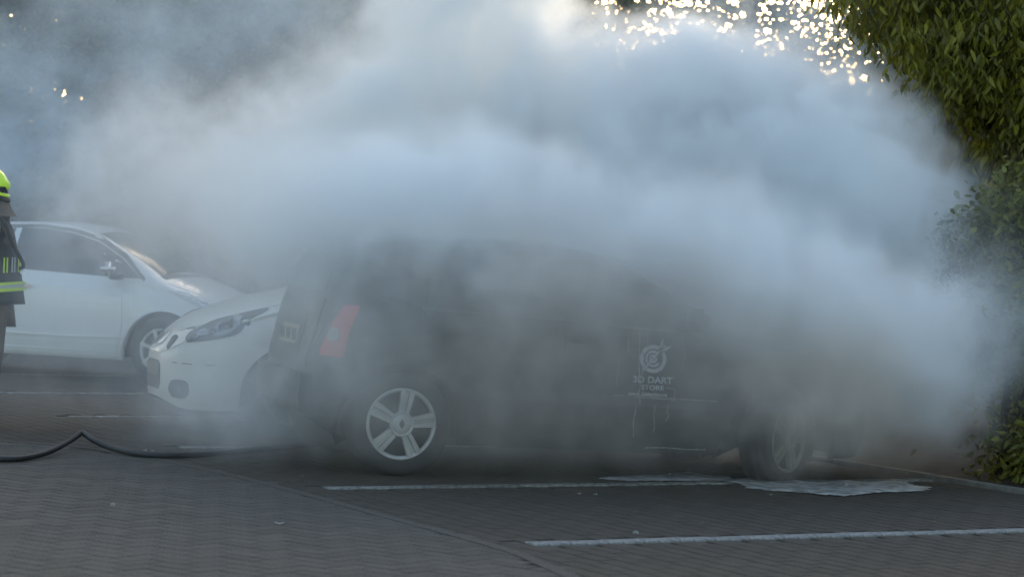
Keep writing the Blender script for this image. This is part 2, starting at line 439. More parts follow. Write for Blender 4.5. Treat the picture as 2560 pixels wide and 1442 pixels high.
def make_wheel(parent, x, y, z, side, rim_mat, style, steer=0, a0=0, tr=.315, rr=.212, squash=0):
    """tyre with its cover, spokes and hub as sub-parts; outward face towards side*y"""
    bm = bmesh.new()
    prof = [(rr - .012, -.095), (rr + .01, -.102), (rr + .06, -.104), (tr - .02, -.092), (tr - .003, -.07), (tr, -.04), (tr - .006, -.036), (tr, -.03), (tr, .03), (tr - .006, .036), (tr, .04), (tr - .003, .07), (tr - .02, .092), (rr + .06, .104), (rr + .01, .102), (rr - .012, .095)]
    bm_lathe(bm, prof, 56, 'y')
    if squash:
        for v in bm.verts:
            if v.co.z < -(tr - squash): v.co.y *= 1 + 1.2 * (-(tr - squash) - v.co.z) / squash * .35; v.co.z = -(tr - squash)
    wh = from_bm('wheel', bm, M['tyre'], parent, True); wh.location = (x, y, z)
    wh.rotation_euler = (0, 0, steer if side < 0 else steer + math.pi)   # local -y is the outward face
    def sub(nm, b, m, sm=False): return from_bm(nm, b, m, wh, sm)
    b = bmesh.new(); bm_lathe(b, [(rr + .004, -.099), (rr + .002, -.108), (rr - .008, -.108), (rr - .02, -.099), (rr - .022, -.09)], 56); sub('rim', b, rim_mat, True)
    b = bmesh.new(); bm_lathe(b, [(rr - .014, -.075), (rr - .03, -.05), (.06, -.045), (.001, -.045)], 40); sub('recess_shade_disc', b, M['well'])  # black disc painting the shade in the recess behind the spokes
    if style == 'five':
        for k in range(5):
            a = a0 + k * 2 * math.pi / 5; ca, sa = math.cos(a), math.sin(a)
            b = bmesh.new()
            for sgn in (-1, 1):
                # one flank of the split spoke: flat face sloping to the groove
                q = []
                for r_, w0, w1, h in ((.052, .006, .030, -.112), (.12, .008, .038, -.113), (rr - .018, .009, .045, -.108), (rr - .004, .009, .047, -.104)):
                    q.append([(r_, sgn * w0, h + .008), (r_, sgn * (w0 + .004), h), (r_, sgn * (w1 - .003), h), (r_, sgn * w1, h + .006), (r_, sgn * w1, h + .03)])
                vs = [[b.verts.new((p[0] * ca - p[1] * sa, p[2], p[0] * sa + p[1] * ca)) for p in row] for row in q]
                for A, B in zip(vs, vs[1:]):
                    for j in range(4): b.faces.new((A[j], A[j + 1], B[j + 1], B[j]))
                b.faces.new(vs[0]); b.faces.new(vs[-1])
            q = [[(r_, -.007, -.1), (r_, .007, -.1)] for r_ in (.05, rr - .006)]
            vs = [[b.verts.new((p[0] * ca - p[1] * sa, p[2], p[0] * sa + p[1] * ca)) for p in row] for row in q]
            b.faces.new((vs[0][0], vs[0][1], vs[1][1], vs[1][0]))
            sub('spoke', b, rim_mat)
        b = bmesh.new(); bm_lathe(b, [(.075, -.1), (.075, -.118), (.069, -.121), (.063, -.115), (.058, -.115), (.052, -.121), (.03, -.123), (.001, -.123)], 40); sub('hub_cap', b, rim_mat, True)
        b = bmesh.new(); vs = [b.verts.new((x_ * .8, -.128, z_ * .8)) for x_, z_ in ((0, .028), (.017, 0), (0, -.028), (-.017, 0))]; vs2 = [b.verts.new((x_ * 1.15, -.122, z_ * 1.15)) for x_, z_ in ((0, .028), (.017, 0), (0, -.028), (-.017, 0))]
        b.faces.new(vs); [b.faces.new((vs[i], vs[(i + 1) % 4], vs2[(i + 1) % 4], vs2[i])) for i in range(4)]
        sub('emblem', b, M['trim'])
    else:
        for k in range(7):
            a = a0 + k * 2 * math.pi / 7; b = bmesh.new()
            bm_box(b, (.115, -.1, 0), (.19, .02, .035), bev=.004); bmesh.ops.rotate(b, verts=b.verts, cent=(0, 0, 0), matrix=Matrix.Rotation(-a, 3, 'Y')); sub('spoke', b, rim_mat)
        b = bmesh.new(); bm_lathe(b, [(.05, -.09), (.05, -.112), (.03, -.118), (.001, -.118)], 28); sub('hub_cap', b, rim_mat, True)
    return wh

def text(body, parent, m, size, origin, xdir, ydir, name='lettering', label=None, ext=.001, sx=1.0):
    cu = bpy.data.curves.new(name, 'FONT'); cu.body = body; cu.size = size; cu.align_x = 'CENTER'; cu.extrude = ext; cu.offset = size * .025; cu.resolution_u = 3
    o = bpy.data.objects.new(name, cu); C.objects.link(o); o.parent = parent; cu.materials.append(m)
    x = Vector(xdir).normalized(); y = Vector(ydir).normalized(); z = x.cross(y)
    mt = Matrix((x * sx, y, z)).transposed().to_4x4(); mt.translation = Vector(origin); o.matrix_local = mt
    dg = bpy.context.evaluated_depsgraph_get(); me = bpy.data.meshes.new_from_object(o.evaluated_get(dg)); mw = o.matrix_local.copy()
    bpy.data.objects.remove(o); q = link(name, me, parent); q.matrix_local = mw
    return q

# ---- black hatchback (burning)
HB = dict(fs=.905, x=(-1.82, 1.927), wheels=(-1.29, 1.16), wr=.315, arch=.365, tumble=.36,
    top=[(-1.82, .62), (-1.80, .66), (-1.785, 1.0), (-1.75, 1.05), (-1.72, 1.10), (-1.64, 1.33), (-1.57, 1.39), (-1.3, 1.435), (-.7, 1.465), (-.2, 1.45), (.12, 1.39), (.5, 1.21), (.95, 1.02), (1.3, .95), (1.75, .85), (1.98, .76), (2.07, .68), (2.13, .58)],
    belt=[(-1.82, .55), (-1.80, .60), (-1.78, .93), (-1.2, .99), (0, .955), (.9, .91), (1.6, .82), (2.0, .70), (2.13, .55)],
    hw=[(-1.82, .60), (-1.80, .68), (-1.77, .74), (-1.70, .80), (-1.58, .85), (-1.3, .885), (1.2, .885), (1.6, .855), (1.85, .79), (2.0, .68), (2.08, .56), (2.13, .42)],
    sill=[(-1.82, .34), (-1.75, .26), (-1.6, .2), (1.6, .19), (2.0, .2), (2.13, .28)])
d_h = R(17)
_w = Vector((-.63, 14.28, 0)); _d = Vector((math.cos(d_h), math.sin(d_h), 0)); _o = _w + _d * 1.29 + Vector((-_d.y, _d.x, 0)) * .865
bc = Car('burning_car', (_o.x, _o.y, -.022), d_h, HB, M['black'], 'black hatchback burning at the front, wrapped in smoke, with white lettering on its door', 'car', pitch=R(1.0))
r = bc.root
GL = M['soot']
# windows, near (right) and far side
win_f = [(.55, .985), (.02, 1.315), (-.26, 1.37), (-.30, .995)]
win_r = [(-.36, .995), (-.33, 1.375), (-.75, 1.385), (-1.1, 1.345), (-1.16, 1.02)]
win_q = [(-1.21, 1.03), (-1.17, 1.33), (-1.40, 1.26), (-1.47, 1.14), (-1.47, 1.07)]
for v in 'RL':
    for w_ in (win_f, win_r, win_q): bc.patch('window', w_, v, GL, .004, .008)
    dr = bc.patch('door', [(.78, .30), (.83, .62), (.72, .86), (.58, .945), (-.30, .965), (-.30, .29)], v, M['black'], .006, .014); dr['label'] = 'front door'
    d2 = bc.patch('door', [(-.325, .29), (-.325, .965), (-1.18, 1.0), (-1.16, .86), (-.93, .66), (-.90, .29)], v, M['black'], .006, .014); d2['label'] = 'rear door'
    for dd, xx in ((dr, -.2), (d2, -1.02)):
        bm = bmesh.new(); sg = -1 if v == 'R' else 1
        bm_box(bm, (xx + .03, sg * .905, .865), (.19, .03, .03), bev=.01); from_bm('door_handle', bm, M['plastic'], dd)
    bc.strip('side_moulding', [(.80, .50), (-.90, .52)], v, .055, M['trim'], .012)
    bc.strip('belt_moulding', [(.60, .955), (-.3, .978), (-1.2, 1.005)], v, .018, M['trim'], .012)
    bm = bmesh.new(); sg = -1 if v == 'R' else 1
    bm_box(bm, (.515, sg * .97, 1.03), (.10, .2, .14), bev=.035); bm_box(bm, (.525, sg * .87, .985), (.06, .12, .04), bev=.01); from_bm('door_mirror', bm, M['black'], r, True)
bc.patch('windscreen', [(.93, -.62), (.16, -.52), (.16, .52), (.93, .62)], 'T', GL, .004, .008)
bc.patch('rear_window', [(-.55, 1.08), (.55, 1.08), (.46, 1.33), (-.46, 1.33)], 'B', GL, .004, .008)
bc.patch('bonnet', [(1.98, -.5), (1.7, -.68), (1.02, -.74), (1.02, .74), (1.7, .68), (1.98, .5)], 'T', M['black'], .005, .012)
bc.patch('tailgate', [(-.56, .62), (.56, .62), (.60, 1.03), (-.60, 1.03)], 'B', M['black'], .006, .012)
bc.patch('rear_bumper', [(-.62, .30), (.62, .30), (.64, .58), (-.64, .58)], 'B', M['black'], .07, .075)
bc.patch('front_bumper', [(-.4, .26), (.4, .26), (.4, .55), (-.4, .55)], 'F', M['trim'], .01, .02)
# tail lamps: seen from the corner
for v, sg in (('R', -1), ('L', 1)):
    dl = Vector((1, -sg * .75, 0)).normalized(); o_ = Vector((-1.70, sg * .79, 0)) - dl * 3; xa = Vector((dl.y * -1, dl.x, 0)) * (-sg)
    tl = bc.patch('tail_lamp', [(.105, .70), (.10, .73), (.055, .84), (.02, .94), (0, 1.0), (-.08, 1.0), (-.07, .86), (-.05, .69)], (o_, xa, (0, 0, 1), dl), M['red'], .012, .02, .04)
    bc.patch('lens', [(.05, .79), (.0, .785), (-.02, .82), (.0, .86), (.04, .855)], (o_, xa, (0, 0, 1), dl), M['lens'], .020, .012, .03, tl, sub=3)
# plate
pl = bc.patch('number_plate', [(-.26, .735), (.26, .735), (.26, .85), (-.26, .85)], 'B', M['plate'], .016, .008)
pr = bc.patch('plate_recess', [(-.34, .70), (.34, .70), (.33, .90), (-.33, .90)], 'B', M['plastic'], .009, .008)
hh = bc.bvh.ray_cast(Vector((-5, 0, .79)), Vector((1, 0, 0)))[0]
for i in range(8):
    if i in (2, 5): continue
    bm = bmesh.new(); yy = .205 - i * .059
    bm_box(bm, (hh.x - .02, yy, .793), (.004, .034, .075)); bm_box(bm, (hh.x - .021, yy, .80 if i % 2 else .785), (.005, .014, .02))
    from_bm('plate_character', bm, M['ink'], pl)
# front lamps
for sg in (-1, 1):
    bc.patch('headlight', [(sg * .32, .60), (sg * .55, .62), (sg * .66, .74), (sg * .6, .76), (sg * .36, .68)], 'F', M['clear'], .01, .02)
# wheels
make_wheel(r, -1.29, -.765, .315, -1, M['silver'], 'five', 0, R(81))
make_wheel(r, 1.16, -.775, .315, -1, M['grime'], 'five', R(38), R(75), squash=.045)
make_wheel(r, -1.29, .765, .315, 1, M['silver'], 'five', 0, R(20))
make_wheel(r, 1.16, .775, .315, 1, M['grime'], 'five', R(34), R(50), squash=.045)
# lettering and emblem on the near front door
def door_pt(x, z, off=.016):
    h, n, _, _ = bc.bvh.ray_cast(Vector((x, -3, z)), Vector((0, 1, 0)))
    if n.y > 0: n = -n
    return h + n * off
LX, LZ = .27, .775
e0 = door_pt(LX, LZ); ux = Vector((1, 0, 0)); uz = (door_pt(LX, LZ + .1) - door_pt(LX, LZ - .1)).normalized()
def flat(name, outline, m, base=0.0, parent=dr):
    bm = bmesh.new(); vs = [bm.verts.new(e0 + ux * a + uz * b + Vector((0, -.001 - base, 0))) for a, b in outline]
    f = bm.faces.new(vs); g = bmesh.ops.extrude_face_region(bm, geom=[f]); 
    for v in g['geom']:
        if isinstance(v, bmesh.types.BMVert): v.co += Vector((0, .002, 0))
    return from_bm(name, bm, m, parent)
door_near = [o for o in r.children if o.name.startswith('door') and o.get('label') == 'front door'][0]
bm = bmesh.new()
def ring(bm, r0, r1, a0=0, a1=360, n=36):
    for i in range(n):
        p = [a0 + (a1 - a0) * (i + k) / n for k in (0, 1)]
        q = [(rr_, R(a)) for rr_, a in ((r0, p[0]), (r1, p[0]), (r1, p[1]), (r0, p[1]))]
        bm.faces.new([bm.verts.new(e0 + ux * rr_ * math.cos(a) + uz * rr_ * math.sin(a) + Vector((0, -.002, 0))) for rr_, a in q])
ring(bm, .062, .087, 62, 395); ring(bm, .036, .052, 60, 330); ring(bm, .012, .028, 60, 380)
def quad(bm, pts): bm.faces.new([bm.verts.new(e0 + ux * a + uz * b + Vector((0, -.004, 0))) for a, b in pts])
quad(bm, [(-.07, -.07), (-.055, -.075), (.045, .045), (.035, .055)])
quad(bm, [(.035, .055), (.045, .10), (.065, .13), (.065, .085)]); quad(bm, [(.045, .045), (.09, .055), (.125, .085), (.08, .08)]); quad(bm, [(.055, .075), (.10, .115), (.085, .10), (.075, .07)])
o = from_bm('dart_emblem', bm, M['decal'], door_near)
text('3D DART', door_near, M['decal'], .056, e0 + uz * -.148 + Vector((0, -.002, 0)), ux, uz, sx=1.12)
text('STORE', door_near, M['decal'], .040, e0 + uz * -.190 + Vector((0, -.002, 0)), ux, uz, sx=1.25)
text('www.3ddartstore', door_near, M['decal'], .032, e0 + ux * -.03 + uz * -.228 + Vector((0, -.003, 0)), ux, uz, sx=1.1)
bm = bmesh.new()
for a, b, c, d in ((.09, -.175, .145, -.178), (.145, -.178, .148, -.245), (.148, -.245, -.12, -.24)):
    t = Vector((c - a, d - b)).normalized() * .0015; n_ = (-t.y, t.x)
    quad(bm, [(a + n_[0], b + n_[1]), (c + n_[0], d + n_[1]), (c - n_[0], d - n_[1]), (a - n_[0], b - n_[1])])
from_bm('decal_border', bm, M['decal'], door_near)
# foam drips that ran down the door and dried along the mouldings
random.seed(3)
def drip(x, z0, z1, wdt):
    pts = []; n = 7
    for i in range(n + 1): pts.append((x + random.gauss(0, .002) + .012 * math.sin(i * .9 + x * 9) * (i / n), z0 + (z1 - z0) * i / n))
    bc.strip('foam_drip', pts, 'R', wdt, M['drip'], .022, door_near, .004)
for x, z0, z1, wdt in ((.20, .95, .60, .007), (.255, .93, .80, .003), (.12, .88, .80, .003), (.19, .50, .30, .006), (.33, .49, .33, .004), (.23, .80, .55, .003), (.52, .93, .72, .003), (.05, .75, .60, .003), (.42, .50, .40, .003), (.21, .62, .50, .006)):
    drip(x, z0, z1, wdt)
bc.strip('foam_edge', [(.70, .915), (.55, .935), (.40, .945), (.22, .95), (.02, .955)], 'R', .006, M['drip'], .024, door_near, .004)
bc.strip('foam_edge', [(.78, .535), (.55, .537), (.25, .545), (.02, .545)], 'R', .005, M['drip'], .024, door_near, .004)
bc.strip('foam_edge', [(.74, .235), (.60, .232), (.45, .238), (.3, .233)], 'R', .005, M['drip'], .02, None, .004)

# ---- white hatchback beside it, nose towards the lane
PU = dict(x=(-1.98, 2.07), wheels=(-1.255, 1.255), wr=.30, arch=.35, tumble=.36,
    top=[(-1.98, .9), (-1.9, 1.0), (-1.75, 1.30), (-1.6, 1.40), (-.9, 1.48), (-.2, 1.47), (.2, 1.40), (.62, 1.22), (1.05, 1.03), (1.4, .955), (1.75, .83), (1.92, .73), (2.02, .63), (2.07, .55)],
    belt=[(-1.98, .88), (-.6, .98), (.6, .93), (1.3, .87), (1.7, .75), (1.95, .64), (2.07, .52)],
    hw=[(-1.98, .6), (-1.85, .76), (-1.3, .84), (1.2, .845), (1.5, .81), (1.72, .735), (1.88, .62), (1.98, .48), (2.04, .34), (2.07, .22)],
    sill=[(-1.98, .3), (-1.6, .2), (1.4, .19), (1.8, .17), (2.0, .17), (2.07, .26)])
d2_ = R(180 + 19)
dv = Vector((math.cos(d2_), math.sin(d2_), 0))
nose = at(388, 850, 17.1); n0 = Vector((nose.x, nose.y, 0)) - dv * 2.07
wc = Car('parked_car', (n0.x, n0.y, 0), d2_, PU, M['cream'], 'cream white hatchback parked nose out beside the burning car, large swept headlight showing', 'car')
r = wc.root
for v in 'RL':
    wc.patch('window', [(.62, 1.0), (.12, 1.32), (-.28, 1.38), (-.30, 1.0)], v, M['glass'], .004, .008)
    wc.patch('window', [(-.36, 1.0), (-.34, 1.385), (-.85, 1.38), (-1.25, 1.2), (-1.3, 1.06)], v, M['glass'], .004, .008)
    dd = wc.patch('door', [(.75, .3), (.78, .6), (.66, .95), (-.3, .975), (-.3, .28)], v, M['cream'], .005, .012)
    sg = -1 if v == 'R' else 1
    bm = bmesh.new(); bm_box(bm, (-.18, sg * .86, .86), (.18, .03, .03), bev=.01); from_bm('door_handle', bm, M['chrome'], dd)
    bm = bmesh.new(); bm_box(bm, (.66, sg * .93, 1.04), (.1, .2, .14), bev=.035); from_bm('door_mirror', bm, M['cream'], r, True)
wc.patch('windscreen', [(1.0, -.62), (.24, -.52), (.24, .52), (1.0, .62)], 'T', M['glass'], .004, .008)
wc.patch('rear_window', [(-.5, 1.05), (.5, 1.05), (.42, 1.3), (-.42, 1.3)], 'B', M['glass'], .004, .008)
wc.patch('bonnet', [(1.93, -.22), (1.82, -.45), (1.5, -.62), (1.1, -.70), (1.1, .70), (1.5, .62), (1.82, .45), (1.93, .22)], 'T', M['cream'], .005, .012)
# views from the front corners for lamps and bumper openings
for sg in (1, -1):
    dl = Vector((-1, -sg * .95, 0)).normalized(); o_ = Vector((1.75, sg * .6, 0)) - dl * 3; xa = Vector((-dl.y * -1, dl.x * -1, 0)) * 1.0
    xa = Vector((dl.y, -dl.x, 0)) * sg     # towards the rear of the car along its flank
    if xa.x > 0: xa = -xa
    V_ = (o_, xa, (0, 0, 1), dl)
    hl = wc.patch('headlight', [(-.20, .635), (-.235, .67), (-.22, .71), (-.15, .75), (-.05, .80), (.10, .845), (.24, .885), (.30, .885), (.22, .80), (.19, .725), (.12, .69), (-.05, .655)], V_, M['glass'], .010, .02, .03, sub=3)
    wc.patch('lamp_reflector', [(.00, .70), (.10, .70), (.17, .76), (.17, .82), (.09, .83), (.02, .78)], V_, M['lampin'], .018, .012, .03, hl, sub=3)
    wc.patch('lamp_lens', [(.045, .735), (.10, .735), (.125, .775), (.10, .81), (.055, .79)], V_, M['glass'], .026, .01, .03, hl, sub=3)
    wc.patch('lamp_reflector', [(-.13, .69), (-.04, .69), (-.03, .72), (-.10, .72)], V_, M['lampin'], .018, .012, .03, hl, sub=2)
    fg = wc.patch('fog_lamp', [(-.32, .25), (-.20, .25), (-.155, .30), (-.17, .36), (-.25, .375), (-.33, .36), (-.365, .30)], V_, M['plastic'], .008, .015, .03, sub=3)
    wc.patch('lens', [(-.28, .28), (-.23, .28), (-.21, .31), (-.25, .345), (-.29, .33)], V_, M['lampin'], .014, .01, .03, fg, sub=3)
    wc.patch('grille_slot', [(-.46, .60), (-.415, .575), (-.385, .61), (-.37, .665), (-.43, .672), (-.462, .655)], V_, M['plastic'], .007, .012, .03, sub=2)
    wc.strip('bumper_seam', [(.16, .50), (.0, .49), (-.16, .488), (-.33, .49)], V_, .007, M['trim'], .004, None, .006)
    wc.strip('bonnet_seam', [(-.22, .735), (-.32, .725), (-.44, .72)], V_, .007, M['trim'], .004, None, .006)
wc.patch('lower_grille', [(-.19, .29), (.19, .29), (.24, .33), (.23, .46), (.17, .49), (-.17, .49), (-.23, .46), (-.24, .33)], 'F', M['plastic'], .006, .008, .03)
g2 = wc.patch('number_plate', [(-.21, .385), (.21, .385), (.21, .475), (-.21, .475)], 'F', M['shaded_plate'], .012, .006, .04)
wc.patch('badge', [(-.05, .62), (.0, .59), (.05, .62), (.05, .67), (0, .70), (-.05, .67)], 'F', M['chrome'], .01, .01, .04, sub=2)
make_wheel(r, 1.255, .735, .30, 1, M['grime'], 'seven', 0, .2, tr=.30, rr=.2)
make_wheel(r, 1.255, -.735, .30, -1, M['grime'], 'seven', 0, .5, tr=.30, rr=.2)
make_wheel(r, -1.255, .735, .30, 1, M['grime'], 'seven', 0, .9, tr=.30, rr=.2)
make_wheel(r, -1.255, -.735, .30, -1, M['grime'], 'seven', 0, 1.3, tr=.30, rr=.2)

# ---- white saloon at the left
SA = dict(fs=.90, x=(-2.18, 1.872), wheels=(-1.285, 1.16), wr=.31, arch=.36, tumble=.42,
    top=[(-2.18, .85), (-2.1, 1.0), (-1.8, 1.10), (-1.55, 1.16), (-1.1, 1.34), (-.6, 1.44), (-.1, 1.455), (.15, 1.44), (.5, 1.35), (.85, 1.19), (1.2, 1.0), (1.5, .90), (1.75, .80), (1.98, .72), (2.08, .6)],
    belt=[(-2.18, .83), (-1.4, 1.02), (-.4, .97), (.6, .90), (1.1, .865), (1.6, .79), (1.95, .66), (2.08, .55)],
    hw=[(-2.18, .6), (-2.0, .76), (-1.4, .85), (1.2, .86), (1.55, .825), (1.8, .73), (1.95, .6), (2.04, .45), (2.08, .3)],
    sill=[(-2.18, .34), (-1.7, .22), (1.6, .2), (2.0, .18), (2.08, .26)])
d3 = R(-12); dv = Vector((math.cos(d3), math.sin(d3), 0)); lv = Vector((-dv.y, dv.x, 0))
wp = at(408, 860, 21.9); n0 = Vector((wp.x, wp.y, 0)) - dv * 1.16 + lv * .8
sc = Car('parked_car', (n0.x, n0.y, 0), d3, SA, M['ivory'], 'white saloon parked behind the firefighter with chrome door handle and door mirror showing', 'car')
r = sc.root
for v in 'RL':
    sg = -1 if v == 'R' else 1
    wf = sc.patch('window', [(1.02, .955), (.78, 1.13), (.5, 1.27), (.2, 1.345), (-.1, 1.375), (-.33, 1.375), (-.36, 1.0), (.6, .965)], v, M['glass'], .004, .008)
    sc.patch('window', [(-.42, 1.005), (-.39, 1.368), (-.75, 1.33), (-1.05, 1.24), (-1.32, 1.09), (-1.33, 1.05)], v, M['glass'], .004, .008)
    dd = sc.patch('door', [(.80, .30), (.86, .5), (.84, .86), (.76, .93), (-.36, .975), (-.38, .6), (-.36, .29)], v, M['ivory'], .006, .014); dd['label'] = 'front door'
    de = sc.patch('door', [(-.385, .29), (-.405, .6), (-.385, .975), (-1.2, 1.02), (-1.15, .8), (-.98, .62), (-.93, .29)], v, M['ivory'], .006, .014); de['label'] = 'rear door'
    for d_, xx in ((dd, -.22), (de, -1.0)):
        bm = bmesh.new(); bm_box(bm, (xx, sg * .885, .845), (.23, .022, .028), bev=.009); bm_box(bm, (xx, sg * .872, .845), (.11, .012, .06), bev=.004); from_bm('door_handle', bm, M['chrome'], d_)
    sc.strip('window_frame', [(1.06, .945), (.80, 1.15), (.5, 1.30), (.2, 1.37), (-.15, 1.40), (-.7, 1.375), (-1.1, 1.25), (-1.38, 1.08)], v, .03, M['chrome'] if 0 else M['trim'], .006)
    sc.strip('sill_moulding', [(.8, .262), (-.95, .27)], v, .05, M['ivory'], .02)
    sc.strip('door_crease', [(.9, .42), (.2, .40), (-1.0, .42)], v, .016, M['ivory'], .014)
    dm = bmesh.new(); bm_box(dm, (.68, sg * .985, 1.035), (.12, .22, .13), bev=.045); mo = from_bm('door_mirror', dm, M['chrome'], r, True)
    bm = bmesh.new(); bm_box(bm, (.72, sg * .90, .965), (.12, .14, .05), bev=.015); from_bm('mirror_foot', bm, M['plastic'], mo)
    dl = Vector((-1, -sg * 1.1, 0)).normalized(); o_ = Vector((1.53, sg * .7, 0)) - dl * 3; xa = Vector((dl.y, -dl.x, 0)) * sg
    if xa.x > 0: xa = -xa
    hl = sc.patch('headlight', [(-.20, .64), (-.22, .70), (-.10, .76), (.08, .82), (.25, .855), (.22, .80), (.08, .72), (-.05, .66)], (o_, xa, (0, 0, 1), dl), M['clear'], .01, .015, .04, sub=2)
    sc.patch('lamp_reflector', [(-.1, .69), (.05, .72), (.15, .80), (.02, .77)], (o_, xa, (0, 0, 1), dl), M['chrome'], .018, .01, .04, hl, sub=2)
sc.patch('windscreen', [(1.17, -.60), (.42, -.5), (.42, .5), (1.17, .60)], 'T', M['glass'], .004, .008)
sc.strip('wiper_panel', [(1.19, -.62), (1.25, 0), (1.19, .62)], 'T', .07, M['plastic'], .008)
sc.patch('bonnet', [(1.93, -.35), (1.7, -.6), (1.27, -.70), (1.27, .70), (1.7, .6), (1.93, .35)], 'T', M['ivory'], .005, .012)
sc.patch('grille', [(-.3, .3), (.3, .3), (.35, .6), (-.35, .6)], 'F', M['plastic'], .006, .012)
sc.patch('rear_window', [(-1.66, -.5), (-1.1, -.48), (-1.1, .48), (-1.66, .5)], 'T', M['glass'], .004, .008)
for wx in (-1.285, 1.16):
    for sg in (-1, 1): make_wheel(r, wx, sg * .75, .31, sg, M['silver'], 'seven', 0, wx + sg, tr=.31, rr=.2)

# ---------------------------------------------------------------- firefighter
FX, FY = -3.60, 16.7
ff = empty('person', (FX, FY, 0), 0)
tag(ff, 'firefighter in navy turnout jacket and yellow helmet walking left at the picture edge', 'person')
def skin(name, pts, edges, m, parent, lev=2):
    """pts: (co, rx, ry); one continuous skinned figure"""
    me = bpy.data.meshes.new(name); me.from_pydata([p[0] for p in pts], edges, [])
    o = link(name, me, parent, m)
    md = o.modifiers.new('skin', 'SKIN')
    for i, p in enumerate(pts):
        v = me.skin_vertices[0].data[i]; v.radius = (p[1], p[2]); v.use_root = (i == 0)
    md.use_smooth_shade = True
    ss = o.modifiers.new('sub', 'SUBSURF'); ss.levels = lev; ss.render_levels = lev
    return o
P = [((0, 0, .93), .13, .15), ((-.02, 0, 1.12), .12, .14), ((-.05, 0, 1.32), .13, .17), ((-.07, 0, 1.46), .06, .06), ((-.09, 0, 1.56), .075, .07), ((-.10, 0, 1.66), .085, .075),
     ((0, -.10, .86), .095, .09), ((.01, -.11, .50), .065, .06), ((.0, -.12, .12), .045, .04),
     ((-.04, .10, .86), .095, .09), ((-.20, .11, .52), .065, .06), ((-.22, .12, .12), .045, .04),
     ((-.04, -.2, 1.39), .06, .06), ((.0, -.25, 1.14), .05, .05), ((-.22, -.2, 1.02), .035, .035), ((-.30, -.19, 1.02), .03, .04),
     ((-.06, .2, 1.39), .06, .06), ((-.06, .26, 1.14), .05, .05), ((-.28, .2, 1.06), .035, .035), ((-.36, .19, 1.06), .03, .04)]
E_ = [(0, 1), (1, 2), (2, 3), (3, 4), (4, 5), (0, 6), (6, 7), (7, 8), (0, 9), (9, 10), (10, 11), (2, 12), (12, 13), (13, 14), (14, 15), (2, 16), (16, 17), (17, 18), (18, 19)]
skin('body', P, E_, M['skin'], ff)
skin('jacket', [((.01, 0, .92), .17, .20), ((.0, 0, 1.10), .16, .19), ((-.03, 0, 1.30), .17, .21), ((-.05, 0, 1.43), .12, .12), ((-.05, 0, 1.50), .09, .09),
     ((-.03, -.22, 1.40), .085, .085), ((.0, -.27, 1.14), .07, .07), ((-.19, -.22, 1.04), .055, .055), ((-.05, .22, 1.40), .085, .085), ((-.05, .28, 1.14), .07, .07), ((-.25, .22, 1.07), .055, .055)],
     [(0, 1), (1, 2), (2, 3), (3, 4), (2, 5), (5, 6), (6, 7), (2, 8), (8, 9), (9, 10)], M['navy'], ff)
bm = bmesh.new()   # jacket skirt with a clean hem
n = 28; rings = []
for z, rx, ry, cx in ((1.06, .175, .205, 0), (.98, .182, .212, .005), (.90, .19, .22, .01), (.85, .195, .225, .015), (.852, .18, .21, .015), (.93, .17, .2, .01)):
    rings.append([bm.verts.new((cx + (rx + .006 * math.sin(5 * a)) * math.cos(a), ry * math.sin(a), z)) for a in [2 * math.pi * i / n for i in range(n)]])
for a, b in zip(rings, rings[1:]):
    for i in range(n): bm.faces.new((a[i], a[(i + 1) % n], b[(i + 1) % n], b[i]))
from_bm('jacket_hem', bm, M['navy'], ff, True)
def band(name, z0, z1, rx, ry, cx, cy, m, tilt=0, wav=0):
    bm = bmesh.new(); n = 36; rings = []
    for z in (z0, z1):
        rings.append([bm.verts.new((cx + rx * math.cos(a), cy + ry * math.sin(a), z + tilt * math.cos(a) + wav * math.sin(9 * a))) for a in [2 * math.pi * i / n for i in range(n)]])
    for i in range(n): bm.faces.new((rings[0][i], rings[0][(i + 1) % n], rings[1][(i + 1) % n], rings[1][i]))
    return from_bm(name, bm, m, ff, True)
band('reflective_band', .925, .95, .199, .229, .008, 0, M['lime'], .02); band('reflective_band', .95, .972, .2, .23, .008, 0, M['reflect'], .02); band('reflective_band', .972, .99, .197, .227, .008, 0, M['lime'], .02)
for i in range(16):   # lime block lettering across the back and side
    a = R(-150 + i * 18); bm = bmesh.new()
    for k in range(4):
        aa = a + R(10) * k / 3; rx, ry = .195, .225
        for s_ in (0, 1): bm.verts.new((.0 + rx * math.cos(aa), ry * math.sin(aa), (1.055 if s_ == 0 else 1.16) + .02 * math.cos(aa)))
    bm.verts.ensure_lookup_table()
    for k in (0, 2): bm.faces.new([bm.verts[j] for j in (2 * k, 2 * k + 1, 2 * k + 3, 2 * k + 2)])
    from_bm('lettering_block', bm, M['lime'] if i % 2 else M['reflect'], ff)
band('sleeve_band', 1.345, 1.37, .094, .094, -.022, -.235, M['lime']); band('sleeve_band', 1.37, 1.39, .095, .095, -.024, -.23, M['reflect']); band('sleeve_band', 1.39, 1.415, .094, .094, -.026, -.228, M['lime'])
skin('trousers', [((.01, 0, .92), .15, .17), ((.015, -.11, .80), .115, .11), ((.02, -.12, .52), .095, .09), ((.0, -.125, .24), .085, .08), ((-.03, .11, .80), .115, .11), ((-.19, .115, .54), .095, .09), ((-.215, .125, .24), .085, .08)],
     [(0, 1), (1, 2), (2, 3), (0, 4), (4, 5), (5, 6)], M['brown'], ff)
for bx, by in ((0, -.125), (-.22, .125)):
    skin('boot', [((bx, by, .26), .06, .06), ((bx + .005, by, .10), .055, .055), ((bx + .03, by, .045), .045, .05), ((bx - .08, by, .045), .042, .048), ((bx - .19, by, .04), .035, .045)], [(0, 1), (1, 2), (1, 3), (3, 4)], M['boot'], ff)
